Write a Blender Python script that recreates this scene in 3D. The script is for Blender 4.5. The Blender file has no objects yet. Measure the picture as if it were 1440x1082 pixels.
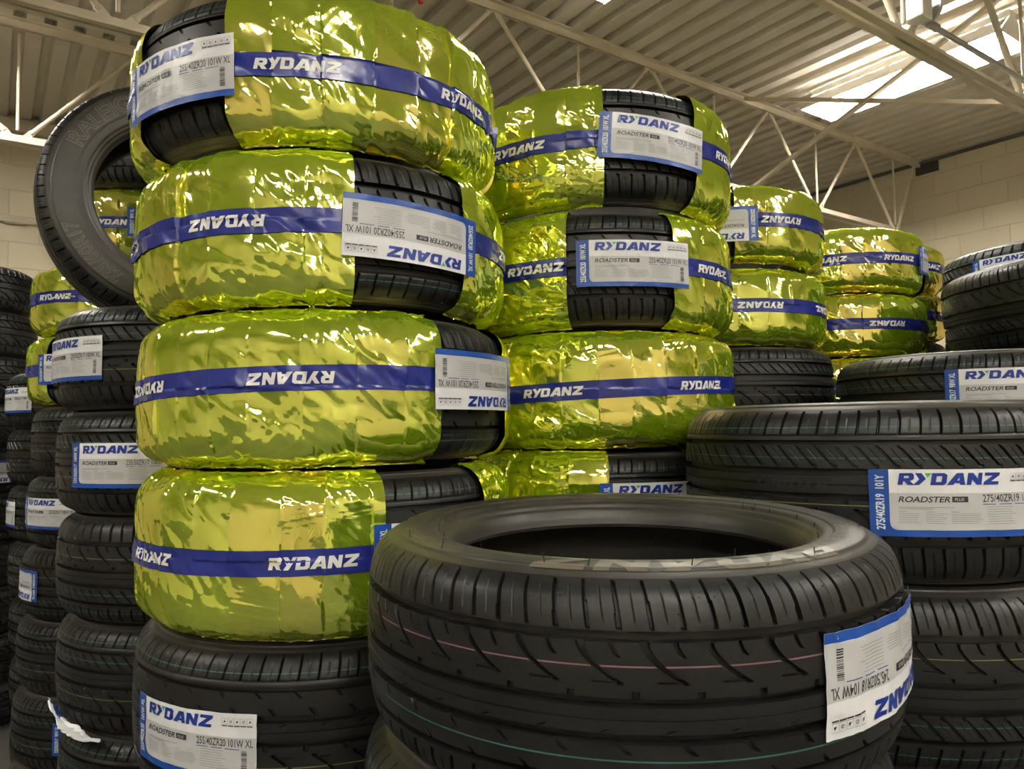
import bpy, bmesh, math, random
import numpy as np
from mathutils import Vector, Matrix
from mathutils.geometry import tessellate_polygon
PI = math.pi
rad = math.radians
S = bpy.context.scene
COL = S.collection
H = 1.37                                  # height of the camera above the floor

# ------------------------------------------------------------------ camera
cd = bpy.data.cameras.new('camera'); cam = bpy.data.objects.new('camera', cd); COL.objects.link(cam)
S.camera = cam
cd.sensor_fit = 'HORIZONTAL'; cd.sensor_width = 36.0; cd.lens = 36.0 * 1050 / 1440
cd.clip_start = 0.02; cd.clip_end = 100
_p, _r = rad(3.2), rad(0.8)
_F = Vector((0, math.cos(_p), math.sin(_p))); _U = Vector((0, -math.sin(_p), math.cos(_p))); _X = Vector((1, 0, 0))
_up = _U * math.cos(_r) + _X * math.sin(_r); _rt = _X * math.cos(_r) - _U * math.sin(_r)
M = Matrix((_rt, _up, -_F)).transposed().to_4x4(); M.translation = Vector((0, 0, H))
cam.matrix_world = M

# ------------------------------------------------------------------ world, exposure
w = bpy.data.worlds.new('world'); S.world = w; w.use_nodes = True
w.node_tree.nodes['Background'].inputs[0].default_value = (1.0, 0.9, 0.75, 1)
w.node_tree.nodes['Background'].inputs[1].default_value = 0.02
S.view_settings.view_transform = 'Standard'; S.view_settings.look = 'None'
S.view_settings.exposure = 1.32; S.view_settings.gamma = 1; S.view_settings.use_curve_mapping = False
TUBE_STRENGTH = 62.0
TUBE_COLOR = (1.0, 0.955, 0.87)

# ------------------------------------------------------------------ the room's two axes
AX = Vector((math.sin(rad(-35)), math.cos(rad(-35)), 0))     # along the deck ribs
BX = Vector((math.cos(rad(35)), math.sin(rad(35)), 0))       # along the trusses
def W(a, b, z): return AX * a + BX * b + Vector((0, 0, z + H))   # z is given relative to the camera
ROOM = Matrix((BX, AX, Vector((0, 0, 1)))).transposed().to_4x4()  # local x = b, local y = a  (mirrored pair handled below)
DECK = 2.43; A0, A1 = -5.6, 6.85; B0, B1 = -6.0, 7.15

# ------------------------------------------------------------------ materials
def mat(name, color=(.5, .5, .5), rough=.5, metal=0.0, spec=.5, emis=None, estr=0, coat=0):
    m = bpy.data.materials.new(name); m.use_nodes = True
    b = m.node_tree.nodes['Principled BSDF']
    b.inputs['Base Color'].default_value = (*color, 1); b.inputs['Roughness'].default_value = rough
    b.inputs['Metallic'].default_value = metal; b.inputs['Specular IOR Level'].default_value = spec
    b.inputs['Coat Weight'].default_value = coat
    if emis: b.inputs['Emission Color'].default_value = (*emis, 1); b.inputs['Emission Strength'].default_value = estr
    return m
def nd(m, t, **kw):
    n = m.node_tree.nodes.new(t)
    for k, v in kw.items():
        if k.startswith('i_'): n.inputs[k[2:].replace('_', ' ')].default_value = v
        else: setattr(n, k, v)
    return n
def lk(m, a, b): m.node_tree.links.new(a, b)
def noise_mix(m, c1, c2, scale=8, detail=4, lo=.35, hi=.65, coord='Object', vec=None, bump=0, bscale=60, bdist=.001):
    b = m.node_tree.nodes['Principled BSDF']
    tc = nd(m, 'ShaderNodeTexCoord'); n = nd(m, 'ShaderNodeTexNoise'); n.inputs['Scale'].default_value = scale; n.inputs['Detail'].default_value = detail
    src = tc.outputs[coord]
    if vec:
        mp = nd(m, 'ShaderNodeMapping'); mp.inputs['Scale'].default_value = vec; lk(m, src, mp.inputs[0]); src = mp.outputs[0]
    lk(m, src, n.inputs['Vector'])
    r = nd(m, 'ShaderNodeValToRGB'); r.color_ramp.elements[0].position = lo; r.color_ramp.elements[1].position = hi
    r.color_ramp.elements[0].color = (*c1, 1); r.color_ramp.elements[1].color = (*c2, 1)
    lk(m, n.outputs[0], r.inputs[0]); lk(m, r.outputs[0], b.inputs['Base Color'])
    if bump:
        n2 = nd(m, 'ShaderNodeTexNoise'); n2.inputs['Scale'].default_value = bscale; n2.inputs['Detail'].default_value = 5
        lk(m, src, n2.inputs['Vector'])
        bp = nd(m, 'ShaderNodeBump'); bp.inputs['Strength'].default_value = bump; bp.inputs['Distance'].default_value = bdist
        lk(m, n2.outputs[0], bp.inputs['Height']); lk(m, bp.outputs[0], b.inputs['Normal'])
    return m
RUB = noise_mix(mat('rubber_tread', rough=.44, spec=.36), (.006, .006, .0065), (.011, .011, .0105), 9, 4, bump=.25, bscale=420, bdist=.0004)
SIDE = noise_mix(mat('rubber_sidewall', rough=.46, spec=.5), (.020, .0185, .016), (.042, .037, .029), 6, 5, bump=.2, bscale=300, bdist=.0004)
SHINE = mat('painted_sheen_rubber', (.10, .088, .064), .42, spec=.6)  # tan base colour stands in for light reflected off the letters
TEAL = mat('teal_marker_paint', (.028, .105, .098), .6)
PINK = mat('pink_marker_paint', (.17, .085, .10), .6)
YELL = mat('yellow_marker_paint', (.15, .145, .055), .6)
TAPE = mat('blue_tape', (.018, .030, .27), .26, spec=.5)
noise_mix(TAPE, (.010, .018, .17), (.014, .024, .21), 20, 3, bump=.35, bscale=22, bdist=.004)
TAPEW = mat('white_tape_print', (.74, .75, .72), .32)
PAPER = noise_mix(mat('label_paper', rough=.38), (.72, .73, .76), (.80, .81, .83), 12, 3, bump=.5, bscale=45, bdist=.003)
GREY = mat('label_grey_print', (.50, .51, .52), .38)
LINE = mat('label_fine_print', (.27, .28, .29), .5)
BLUE = mat('label_blue_print', (.004, .055, .30), .38)
NAVY = mat('label_navy_print', (.006, .030, .25), .38)
GREEN = mat('label_green_print', (.10, .42, .06), .4)
INK = mat('label_black_print', (.02, .02, .025), .45)
STEEL = noise_mix(mat('cream_painted_steel', rough=.5), (.60, .53, .41), (.68, .61, .48), 5, 3, bump=.15, bscale=50)
DECKM = noise_mix(mat('painted_roof_deck', rough=.45), (.56, .51, .42), (.64, .585, .49), 1.3, 4, bump=.12, bscale=14, bdist=.002)
GALV = mat('grey_galvanised_metal', (.42, .42, .41), .4, metal=.4)
REDP = mat('red_paint', (.5, .03, .02), .4)
WHITEP = mat('white_enamel', (.80, .78, .72), .4)
TUBE = mat('glowing_tube', (1, 1, 1), .5, emis=TUBE_COLOR, estr=TUBE_STRENGTH)
CONC = noise_mix(mat('concrete_floor', rough=.6), (.055, .052, .048), (.085, .08, .073), 1.5, 5, bump=.2, bscale=30)

def block_wall_mat():
    m = mat('painted_block_wall', (.6, .55, .45), .6); b = m.node_tree.nodes['Principled BSDF']
    tc = nd(m, 'ShaderNodeTexCoord'); br = nd(m, 'ShaderNodeTexBrick')
    br.inputs['Scale'].default_value = 1; br.inputs['Brick Width'].default_value = .406; br.inputs['Row Height'].default_value = .203
    br.inputs['Mortar Size'].default_value = .006; br.inputs['Mortar Smooth'].default_value = .4; br.offset = .5
    br.inputs['Color1'].default_value = (.66, .585, .43, 1); br.inputs['Color2'].default_value = (.61, .54, .395, 1); br.inputs['Mortar'].default_value = (.57, .505, .37, 1)
    lk(m, tc.outputs['UV'], br.inputs['Vector']); lk(m, br.outputs['Color'], b.inputs['Base Color'])
    n = nd(m, 'ShaderNodeTexNoise'); n.inputs['Scale'].default_value = 35; n.inputs['Detail'].default_value = 6; lk(m, tc.outputs['UV'], n.inputs['Vector'])
    mm = nd(m, 'ShaderNodeMath', operation='MULTIPLY_ADD'); lk(m, br.outputs['Fac'], mm.inputs[0]); mm.inputs[1].default_value = -1.0
    m2 = nd(m, 'ShaderNodeMath', operation='MULTIPLY'); lk(m, n.outputs[0], m2.inputs[0]); m2.inputs[1].default_value = .35; lk(m, m2.outputs[0], mm.inputs[2])
    bp = nd(m, 'ShaderNodeBump'); bp.inputs['Strength'].default_value = .7; bp.inputs['Distance'].default_value = .006
    lk(m, mm.outputs[0], bp.inputs['Height']); lk(m, bp.outputs[0], b.inputs['Normal'])
    return m
WALL = block_wall_mat()

def foil_mat():
    m = bpy.data.materials.new('gold_green_foil'); m.use_nodes = True; nt = m.node_tree; nt.nodes.clear()
    out = nd(m, 'ShaderNodeOutputMaterial'); uv = nd(m, 'ShaderNodeUVMap'); oi = nd(m, 'ShaderNodeObjectInfo')
    off = nd(m, 'ShaderNodeVectorMath', operation='ADD'); lk(m, uv.outputs[0], off.inputs[0])
    sc_ = nd(m, 'ShaderNodeVectorMath', operation='SCALE'); sc_.inputs[0].default_value = (7.3, 3.1, 5.7); lk(m, oi.outputs['Random'], sc_.inputs['Scale'])
    lk(m, sc_.outputs[0], off.inputs[1])
    # crinkle: stretched cells and ridges
    mp = nd(m, 'ShaderNodeMapping'); mp.inputs['Scale'].default_value = (26, 13, 1); lk(m, off.outputs[0], mp.inputs[0])
    dn = nd(m, 'ShaderNodeTexNoise'); dn.inputs['Scale'].default_value = .55; dn.inputs['Detail'].default_value = 3; lk(m, mp.outputs[0], dn.inputs['Vector'])
    dm = nd(m, 'ShaderNodeVectorMath', operation='MULTIPLY_ADD'); lk(m, dn.outputs['Color'], dm.inputs[0]); dm.inputs[1].default_value = (2.2, 2.2, 0); lk(m, mp.outputs[0], dm.inputs[2])
    vo = nd(m, 'ShaderNodeTexVoronoi'); vo.feature = 'F1'; vo.inputs['Scale'].default_value = .9; lk(m, dm.outputs[0], vo.inputs['Vector'])
    ns = nd(m, 'ShaderNodeTexNoise'); ns.inputs['Scale'].default_value = 1.3; ns.inputs['Detail'].default_value = 4; ns.inputs['Roughness'].default_value = .5; lk(m, dm.outputs[0], ns.inputs['Vector'])
    # mask: smooth stretches between crumpled ones
    mk = nd(m, 'ShaderNodeTexNoise'); mk.inputs['Scale'].default_value = 9; mk.inputs['Detail'].default_value = 1; lk(m, off.outputs[0], mk.inputs['Vector'])
    mr = nd(m, 'ShaderNodeMapRange'); mr.inputs[1].default_value = .42; mr.inputs[2].default_value = .62; mr.inputs[3].default_value = .12; mr.inputs[4].default_value = 1.0; lk(m, mk.outputs[0], mr.inputs[0])
    ad = nd(m, 'ShaderNodeMath', operation='MULTIPLY_ADD'); lk(m, ns.outputs[0], ad.inputs[0]); ad.inputs[1].default_value = .9; lk(m, vo.outputs['Distance'], ad.inputs[2])
    mu = nd(m, 'ShaderNodeMath', operation='MULTIPLY'); lk(m, ad.outputs[0], mu.inputs[0]); lk(m, mr.outputs[0], mu.inputs[1])
    bp = nd(m, 'ShaderNodeBump'); bp.inputs['Strength'].default_value = .8; bp.inputs['Distance'].default_value = .0017; lk(m, mu.outputs[0], bp.inputs['Height'])
    at = nd(m, 'ShaderNodeAttribute'); at.attribute_name = 'strip'
    r1 = nd(m, 'ShaderNodeValToRGB'); e = r1.color_ramp.elements
    e[0].color = (.90, .90, .28, 1); e[1].color = (1.0, .80, .32, 1); e[0].position = .35; e[1].position = .65
    lk(m, at.outputs['Fac'], r1.inputs[0])
    gl = nd(m, 'ShaderNodeBsdfAnisotropic') if False else nd(m, 'ShaderNodeBsdfGlossy'); gl.inputs['Roughness'].default_value = .085; lk(m, r1.outputs[0], gl.inputs['Color']); lk(m, bp.outputs[0], gl.inputs['Normal'])
    df = nd(m, 'ShaderNodeBsdfDiffuse'); df.inputs['Color'].default_value = (.34, .57, .010, 1); lk(m, bp.outputs[0], df.inputs['Normal'])
    mx = nd(m, 'ShaderNodeMixShader'); mx.inputs[0].default_value = .70; lk(m, df.outputs[0], mx.inputs[1]); lk(m, gl.outputs[0], mx.inputs[2])
    lk(m, mx.outputs[0], out.inputs[0])
    return m
FOIL = foil_mat()

# ------------------------------------------------------------------ helpers
def tag(o, label=None, cat=None, group=None, kind=None):
    if label: o['label'] = label
    if cat: o['category'] = cat
    if group: o['group'] = group
    if kind: o['kind'] = kind
    return o
def empty(name, M):
    o = bpy.data.objects.new(name, None); COL.objects.link(o); o.matrix_world = M; o.empty_display_size = .1
    return o
def link(name, me, parent=None, label=None):
    o = bpy.data.objects.new(name, me); COL.objects.link(o)
    if parent is not None: o.parent = parent
    if label: o['label'] = label
    return o
def np_mesh(name, v, f, mats, mi=None, uv=None, smooth=True, sharp=None, attr=None):
    me = bpy.data.meshes.new(name); v = np.asarray(v, np.float32); f = np.asarray(f, np.int32)
    k = f.shape[1]
    me.vertices.add(len(v)); me.vertices.foreach_set('co', v.ravel())
    me.loops.add(f.size); me.loops.foreach_set('vertex_index', f.ravel())
    me.polygons.add(len(f)); me.polygons.foreach_set('loop_start', np.arange(0, f.size, k, dtype=np.int32))
    for m in mats: me.materials.append(m)
    if mi is not None: me.polygons.foreach_set('material_index', np.asarray(mi, np.int32).ravel())
    me.polygons.foreach_set('use_smooth', np.full(len(f), smooth))
    me.update(calc_edges=True)
    if uv is not None:
        l = me.uv_layers.new(name='UVMap'); l.data.foreach_set('uv', np.asarray(uv, np.float32)[f.ravel()].ravel())
    if attr is not None:
        a = me.attributes.new('strip', 'FLOAT', 'POINT'); a.data.foreach_set('value', np.asarray(attr, np.float32).ravel())
    if sharp: me.set_sharp_from_angle(angle=sharp)
    return me
def grid_faces(n, m, wrap_n=True, wrap_m=False):
    i = np.arange(n if wrap_n else n - 1); j = np.arange(m if wrap_m else m - 1)
    I, J = np.meshgrid(i, j, indexing='ij'); I2 = (I + 1) % n; J2 = (J + 1) % m
    return np.stack([I * m + J, I * m + J2, I2 * m + J2, I2 * m + J], -1).reshape(-1, 4)
class MB:
    def __init__(s): s.v = []; s.f = []; s.m = []
    def add(s, vs, fs, mi=0):
        k = len(s.v); s.v += [tuple(x) for x in vs]; s.f += [tuple(k + i for i in f) for f in fs]; s.m += [mi] * len(fs)
    def box(s, c, ex, ey, ez, mi=0):
        c = Vector(c); vs = [c + ex * a + ey * b + ez * d for a in (-1, 1) for b in (-1, 1) for d in (-1, 1)]
        s.add(vs, [(0, 1, 3, 2), (4, 6, 7, 5), (0, 4, 5, 1), (2, 3, 7, 6), (0, 2, 6, 4), (1, 5, 7, 3)], mi)
    def bar(s, p, q, wx, wz, up=Vector((0, 0, 1)), mi=0):
        p, q = Vector(p), Vector(q); d = (q - p); e = d.normalized(); x = e.cross(up).normalized(); z = x.cross(e)
        s.box((p + q) / 2, d / 2, x * wx / 2, z * wz / 2, mi)
    def tube(s, p, q, r, n=12, r2=None, mi=0, cap=True):
        p, q = Vector(p), Vector(q); e = (q - p).normalized(); x = e.orthogonal().normalized(); y = e.cross(x)
        r2 = r if r2 is None else r2; vs = []
        for c, rr in ((p, r), (q, r2)):
            vs += [c + (x * math.cos(2 * PI * i / n) + y * math.sin(2 * PI * i / n)) * rr for i in range(n)]
        fs = [(i, (i + 1) % n, n + (i + 1) % n, n + i) for i in range(n)]
        if cap: fs += [tuple(range(n))[::-1], tuple(range(n, 2 * n))]
        s.add(vs, fs, mi)
    def build(s, name, mats, parent=None, smooth=False, label=None):
        me = bpy.data.meshes.new(name); me.from_pydata(s.v, [], s.f)
        for m in (mats if isinstance(mats, (list, tuple)) else [mats]): me.materials.append(m)
        me.polygons.foreach_set('material_index', s.m)
        if smooth: me.polygons.foreach_set('use_smooth', [True] * len(s.f)); me.set_sharp_from_angle(angle=rad(40))
        me.update()
        return link(name, me, parent, label)

# ------------------------------------------------------------------ value noise
def hsh(ix, iy, seed):
    h = (ix.astype(np.int64) * 374761393 + iy.astype(np.int64) * 668265263 + seed * 1442695041) & 0xffffffff
    h = ((h ^ (h >> 13)) * 1274126177) & 0xffffffff
    return ((h ^ (h >> 16)) & 0xffff) / 65535.0
def vn(x, y, seed, per=None):
    x, y = np.broadcast_arrays(x, y); x0 = np.floor(x); y0 = np.floor(y); fx = x - x0; fy = y - y0
    fx = fx * fx * (3 - 2 * fx); fy = fy * fy * (3 - 2 * fy)
    xa, xb = x0, x0 + 1
    if per: xa = np.mod(xa, per); xb = np.mod(xb, per)
    a = hsh(xa, y0, seed); b = hsh(xb, y0, seed); c = hsh(xa, y0 + 1, seed); d = hsh(xb, y0 + 1, seed)
    return (a * (1 - fx) + b * fx) * (1 - fy) + (c * (1 - fx) + d * fx) * fy
def fac(x, y, seed):
    x, y = np.broadcast_arrays(x, y); x = x + .5 * y; x0 = np.floor(x); y0 = np.floor(y); fx = x - x0; fy = y - y0
    a = hsh(x0, y0, seed); b = hsh(x0 + 1, y0, seed); c = hsh(x0, y0 + 1, seed); d = hsh(x0 + 1, y0 + 1, seed)
    return np.where(fx + fy < 1, a + (b - a) * fx + (c - a) * fy, d + (c - d) * (1 - fx) + (b - d) * (1 - fy))
def ridge(x, y, seed, per=None): return 1 - np.abs(2 * vn(x, y, seed, per) - 1)

# ------------------------------------------------------------------ tyre casing
def catmull(P, step):
    P = np.array(P, float); P = np.vstack([2 * P[0] - P[1], P, 2 * P[-1] - P[-2]]); out = []
    for i in range(1, len(P) - 2):
        p0, p1, p2, p3 = P[i - 1:i + 3]; n = max(2, int(np.hypot(*(p2 - p1)) / step) + 1)
        for k in range(n):
            t = k / n
            out.append(.5 * ((2 * p1) + (-p0 + p2) * t + (2 * p0 - 5 * p1 + 4 * p2 - p3) * t * t + (-p0 + 3 * p1 - 3 * p2 + p3) * t ** 3))
    out.append(P[-2]); return np.array(out)
def tread_height(t, u, style=0):
    """Depth (metres) of the asymmetric tread at pitch coordinate t, position u across (0 outer side, 1 inner side)."""
    d = np.zeros(np.broadcast(t, u).shape)
    f = lambda x: x - np.floor(x)
    def slot(c, wd): return np.abs(f(t - c + .5) - .5) < wd / 2
    for a, b in ((.205, .232), (.364, .402), (.504, .536), (.745, .784)): d = np.where((u > a) & (u < b), .0110, d)
    d = np.where((u > .452) & (u < .457), .0015, d)
    q = u / .2
    d = np.where((u > .020) & (u < .182) & slot(.35 - .22 * q * q, .125), .0070, d)
    d = np.where((u > .072) & (u < .160) & slot(.85 - .22 * q * q, .045), .0009, d)
    d = np.where((u > .174) & (u < .177), .0012, d)
    q = (u - .232) / .132
    if style == 0:
        d = np.where((u > .232) & (u < .345) & slot(.1 + 1.05 * q, .125), .0050, d)
        d = np.where((u > .250) & (u < .330) & slot(.6 + 1.05 * q, .05), .0009, d)
        d = np.where((u > .340) & (u < .364) & slot(.15, .10), .0035, d)
    else:
        h2 = np.abs(f((t - (.1 + 1.05 * q)) / 2 + .5) - .5)
        d = np.where((u > .325) & (u < .364) & (h2 < .055), .0048, d)
        d = np.where((u > .232) & (u < .262 - .2 * h2) & slot(.1 + 1.05 * q, .20), .0048, d)
        d = np.where((u > .404) & (u < .418) & (h2 < .03), .0030, d)
    d = np.where((u > .536) & (u < .560) & (np.abs(f(t / 2 - .3 + .5) - .5) < .05), .0045, d)
    q = (.745 - u) / .153; t2 = t / 2
    d = np.where((u > .592) & (u < .745) & (np.abs(f(t2 - (.15 - .62 * np.clip(q, 0, 2) ** 1.7) + .5) - .5) < .050 + .018 * (1 - q)), .0062, d)
    d = np.where((u > .594) & (u < .600) & (f(t2 - .53) < .42), .0022, d)
    d = np.where((u > .690) & (u < .745) & (np.abs(f(t2 - (.66 - .62 * np.clip(q, 0, 2) ** 1.7) + .5) - .5) < .032), .0048, d)
    q = (1 - u) / .2; w_ = np.where(f(np.floor(t - .3 + .24 * q + .5) / 2) > .25, .17, .13)
    d = np.where((u > .790) & (u < .985) & slot(.3 - .24 * q, 1.0) & (np.abs(f(t - (.3 - .24 * q) + .5) - .5) < w_ / 2 * (.55 + .45 * q / 1.05)), .0060, d)
    d = np.where((u > .815) & (u < .955) & slot(.8 - .24 * q, .045), .0010, d)
    return d
def tread_shear(u):
    """the grid follows the slanted slots, so that their edges stay clean"""
    a = [(x, -.22 * (x / .2) ** 2) for x in np.linspace(0, .2, 8)] + [(.232, 0.), (.368, 1.05), (.40, 1.05), (.51, -1.24), (.58, -1.24)]
    a += [(x, -1.24 * ((.745 - x) / .153) ** 1.7) for x in np.linspace(.592, .745, 12)] + [(.78, -.24)] + [(x, -.24 * (1 - x) / .2) for x in np.linspace(.80, 1, 5)]
    a = np.array(a); return np.interp(u, a[:, 0], a[:, 1])
_cas = {}
def casing(R, Wd, rb, N=72, spp=12, step=.0024, lines=((.13, TEAL), (.30, TEAL), (.63, YELL)), style=0):
    key = (R, Wd, rb, N, spp, step, style, tuple((u, m.name) for u, m in lines))
    if key in _cas: return _cas[key]
    sh = R - rb; hw = Wd / 2
    side = [(rb, .64 * hw), (rb + .003, .74 * hw), (rb + .009, .83 * hw), (rb + .013, .845 * hw), (rb + .017, .90 * hw), (rb + .023, .915 * hw), (rb + .027, .955 * hw),
            (rb + .33 * sh, .972 * hw), (rb + .345 * sh, .986 * hw), (rb + .5 * sh, 1.0 * hw), (R - .046, .985 * hw), (R - .0405, .975 * hw), (R - .0395, .958 * hw), (R - .034, .94 * hw)]
    top = side + [(R - .029, .918 * hw)]
    trd = [(R - .029, .918 * hw), (R - .0185, .860 * hw), (R - .0105, .775 * hw), (R - .0045, .62 * hw), (R - .0015, .40 * hw), (R, .12 * hw), (R, -.12 * hw)]
    trd += [(r, -z) for r, z in trd[4::-1]]
    C = catmull(trd, .001); L = np.concatenate([[0], np.cumsum(np.hypot(*np.diff(C, axis=0).T))]); L /= L[-1]; tot = np.hypot(*np.diff(C, axis=0).T).sum()
    us = list(np.arange(0, 1.0001, step / tot))
    edges = [.205, .232, .364, .402, .504, .536, .745, .784, .452, .457, .594, .600]; e = .0004 / tot
    marks = [u + s * .0008 / tot for u, _ in lines for s in (-1, 1)]
    fixed = sorted([x + s * e for x in edges for s in (-1, 1)] + marks)
    us = [u for u in us if min(abs(u - x) for x in fixed) > step * .4 / tot] + fixed; us = np.array(sorted(set(us + [0., 1.]))) if isinstance(us, list) else us
    r = np.interp(us, L, C[:, 0]); z = np.interp(us, L, C[:, 1])
    tr = np.gradient(r, us); tz = np.gradient(z, us); n = np.hypot(tr, tz); nr, nz = -tz / n, tr / n
    nt = N * spp; t = (np.arange(nt) / spp)[:, None] + tread_shear(us)[None, :]; th = t * 2 * PI / N
    d = tread_height(t, us[None, :], style)
    rr = r[None] - nr[None] * d; zz = z[None] - nz[None] * d
    v = np.stack([rr * np.cos(th), rr * np.sin(th), zz], -1).reshape(-1, 3)
    f = grid_faces(nt, len(us)); um = (us[:-1] + us[1:]) / 2; row = np.zeros(len(us) - 1, int); mats = [RUB]
    for u, m in lines:
        mats.append(m); row[np.abs(um - u) < .0007 / tot] = len(mats) - 1
    mi = np.tile(row, nt); dd = np.maximum(d[:, :-1], d[:, 1:]).reshape(-1); mi[dd > 0] = 0
    tread = np_mesh('tread', v, f, mats, mi, sharp=rad(32))
    inner = [(rb, .64 * hw), (rb + .006, .60 * hw), (rb + .03, .78 * hw), (rb + .55 * sh, .90 * hw), (R - .030, .70 * hw), (R - .018, .3 * hw), (R - .0165, 0)]
    ns = min(nt, 360); ths = np.arange(ns) * 2 * PI / ns
    def ring(P, flip):
        c = catmull(P, .0035); cz = -c[:, 1] if flip else c[:, 1]
        v = np.stack([c[None, :, 0] * np.cos(ths)[:, None], c[None, :, 0] * np.sin(ths)[:, None], np.broadcast_to(cz, (ns, len(c)))], -1).reshape(-1, 3)
        f = grid_faces(ns, len(c)); return v, (f if not flip else f[:, ::-1]), c
    sides = []
    for flip in (False, True):
        v1, f1, c = ring(top, flip); v2, f2, _ = ring(inner, flip)
        sides.append(np_mesh('sidewall', np.vstack([v1, v2]), np.vstack([f1, f2[:, ::-1] + len(v1)]), [SIDE], sharp=rad(50)))
    cs = catmull(top, .002)
    _cas[key] = (tread, sides, cs)
    return _cas[key]

# ------------------------------------------------------------------ foil wrap
class Foil:
    def __init__(s, R, Wd, rb, seed, half=rad(17.5), off=0.0, n=900, open_=True, cs_=.003):
        s.R, s.seed = R, seed; hw = Wd / 2; sh = R - rb; s.K = 2 * PI * R
        P = [(rb + .006, -.72 * hw), (rb + .03, -.93 * hw), (rb + .5 * sh, -hw), (R - .052, -.985 * hw), (R - .024, -.90 * hw), (R - .008, -.76 * hw), (R - .001, -.56 * hw), (R, -.2 * hw)]
        P = P + [(r, -z) for r, z in P[::-1]]
        c = catmull(P, cs_); L = np.concatenate([[0], np.cumsum(np.hypot(*np.diff(c, axis=0).T))]); s.S = L - L[-1] / 2; s.C = c
        mid = len(c) // 2
        tr = np.gradient(c[:, 0], s.S); tz = np.gradient(c[:, 1], s.S); q = np.hypot(tr, tz); s.n = np.stack([tz / q, -tr / q], -1)
        a0, a1 = (off + half, off + 2 * PI - half) if open_ else (0, 2 * PI)
        s.th = np.linspace(a0, a1, n); s.open = open_
        rnd = random.Random(seed); e = []; x = a0
        while x < a1: e.append(x); x += (.062 + .030 * rnd.random()) / R
        s.edges = np.array(e); s.tilt = np.array([rnd.uniform(-.12, .12) for _ in e]); s.tone = np.array([rnd.random() for _ in e]); s.lift = np.array([rnd.uniform(-.0006, .0008) for _ in e])
        s.slope = np.array([rnd.uniform(-.6, 1.0) for _ in e])
    def disp(s, th, sv):
        R, sd = s.R, s.seed; sm = np.abs(sv)
        thp = th + .02 * (vn(th * 3, sv * 9, sd + 5) - .5)
        k = np.clip(np.searchsorted(s.edges, thp, side='right') - 1, 0, len(s.edges) - 1)
        a = s.edges[k]; b = np.append(s.edges[1:], s.th[-1] + .01)[k]; x = np.clip((thp - a) / (b - a), 0, 1)
        X = th * R; sgn = np.sign(sv) * 2.3 + k * 1.7
        d = .0050 * s.slope[k] * (.5 - x) + s.lift[k]
        d = d + .0022 * (vn(X * 9 + k * 1.7, sv * 8, sd) - .5)                         # soft billows, different in each strip
        wx = X + sv * s.tilt[k] * 2; wy = sv + .010 * (vn(X * 30, sv * 30, sd + 2) - .5)
        wq = wx + .010 * (vn(X * 25, sv * 25, sd + 12) - .5)
        d = d + .0070 * (fac(wq * 15 + sgn, wy * 18, sd + 1) - .5)                     # broad flat facets
        m1 = np.clip((vn(X * 10 + k * 5, sv * 9 + k, sd + 9) - .28) * 4, 0, 1)
        d = d + .0042 * m1 * (fac(wq * 38 + sgn, wy * 33, sd + 3) - .5)
        d = d + .0019 * m1 * (fac(wq * 90, wy * 55, sd + 4) - .5)
        fan = np.clip((sm - .020) / .06, 0, 1)
        d = d + .0016 * fan * (ridge(wx * (55 - 150 * sm) + k * 2.1, sv * 5, sd + 5) - .5) * np.clip(vn(X * 11, sgn, sd + 6) * 2.4 - .7, 0, 1)
        edge = np.clip((sm - .085) / .04, 0, 1)
        d = d + .0026 * edge * (ridge(wx * 52 + k, sv * 10 + wx * 6, sd + 4) - .4)     # gathers at the shoulders
        return np.clip(d, -.0060, .0055), s.tone[k]
    def mesh(s):
        TH, SV = np.meshgrid(s.th, s.S, indexing='ij'); d, tone = s.disp(TH, SV)
        r = s.C[None, :, 0] + s.n[None, :, 0] * d; z = s.C[None, :, 1] + s.n[None, :, 1] * d
        v = np.stack([r * np.cos(TH), r * np.sin(TH), z], -1).reshape(-1, 3)
        uv = np.stack([TH * s.R, SV], -1).reshape(-1, 2)
        return np_mesh('foil_wrap', v, grid_faces(len(s.th), len(s.S), False)[:, ::-1], [FOIL], uv=uv, attr=tone.reshape(-1), sharp=rad(50))
    def at(s, th, z, lift):
        """surface points on the foil's flat crown, lifted"""
        zz = np.clip(z, s.C[0, 1], s.C[-1, 1]); m = len(s.S) // 2; sv = zz
        d, _ = s.disp(th, sv); r = s.R - .0003 + d + lift
        return np.stack([r * np.cos(th), r * np.sin(th), zz], -1)
    def band(s, wd=.040, wave=.004, ph=0.):
        s.wave, s.ph = wave, ph; zs = np.linspace(-wd / 2, wd / 2, 19); TH, Z = np.meshgrid(s.th, zs, indexing='ij')
        v = s.at(TH, Z + wave * np.sin(TH + ph), .0030).reshape(-1, 3)
        return np_mesh('tape_band', v, grid_faces(len(s.th), len(zs), False)[:, ::-1], [TAPE], sharp=rad(60))

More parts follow.
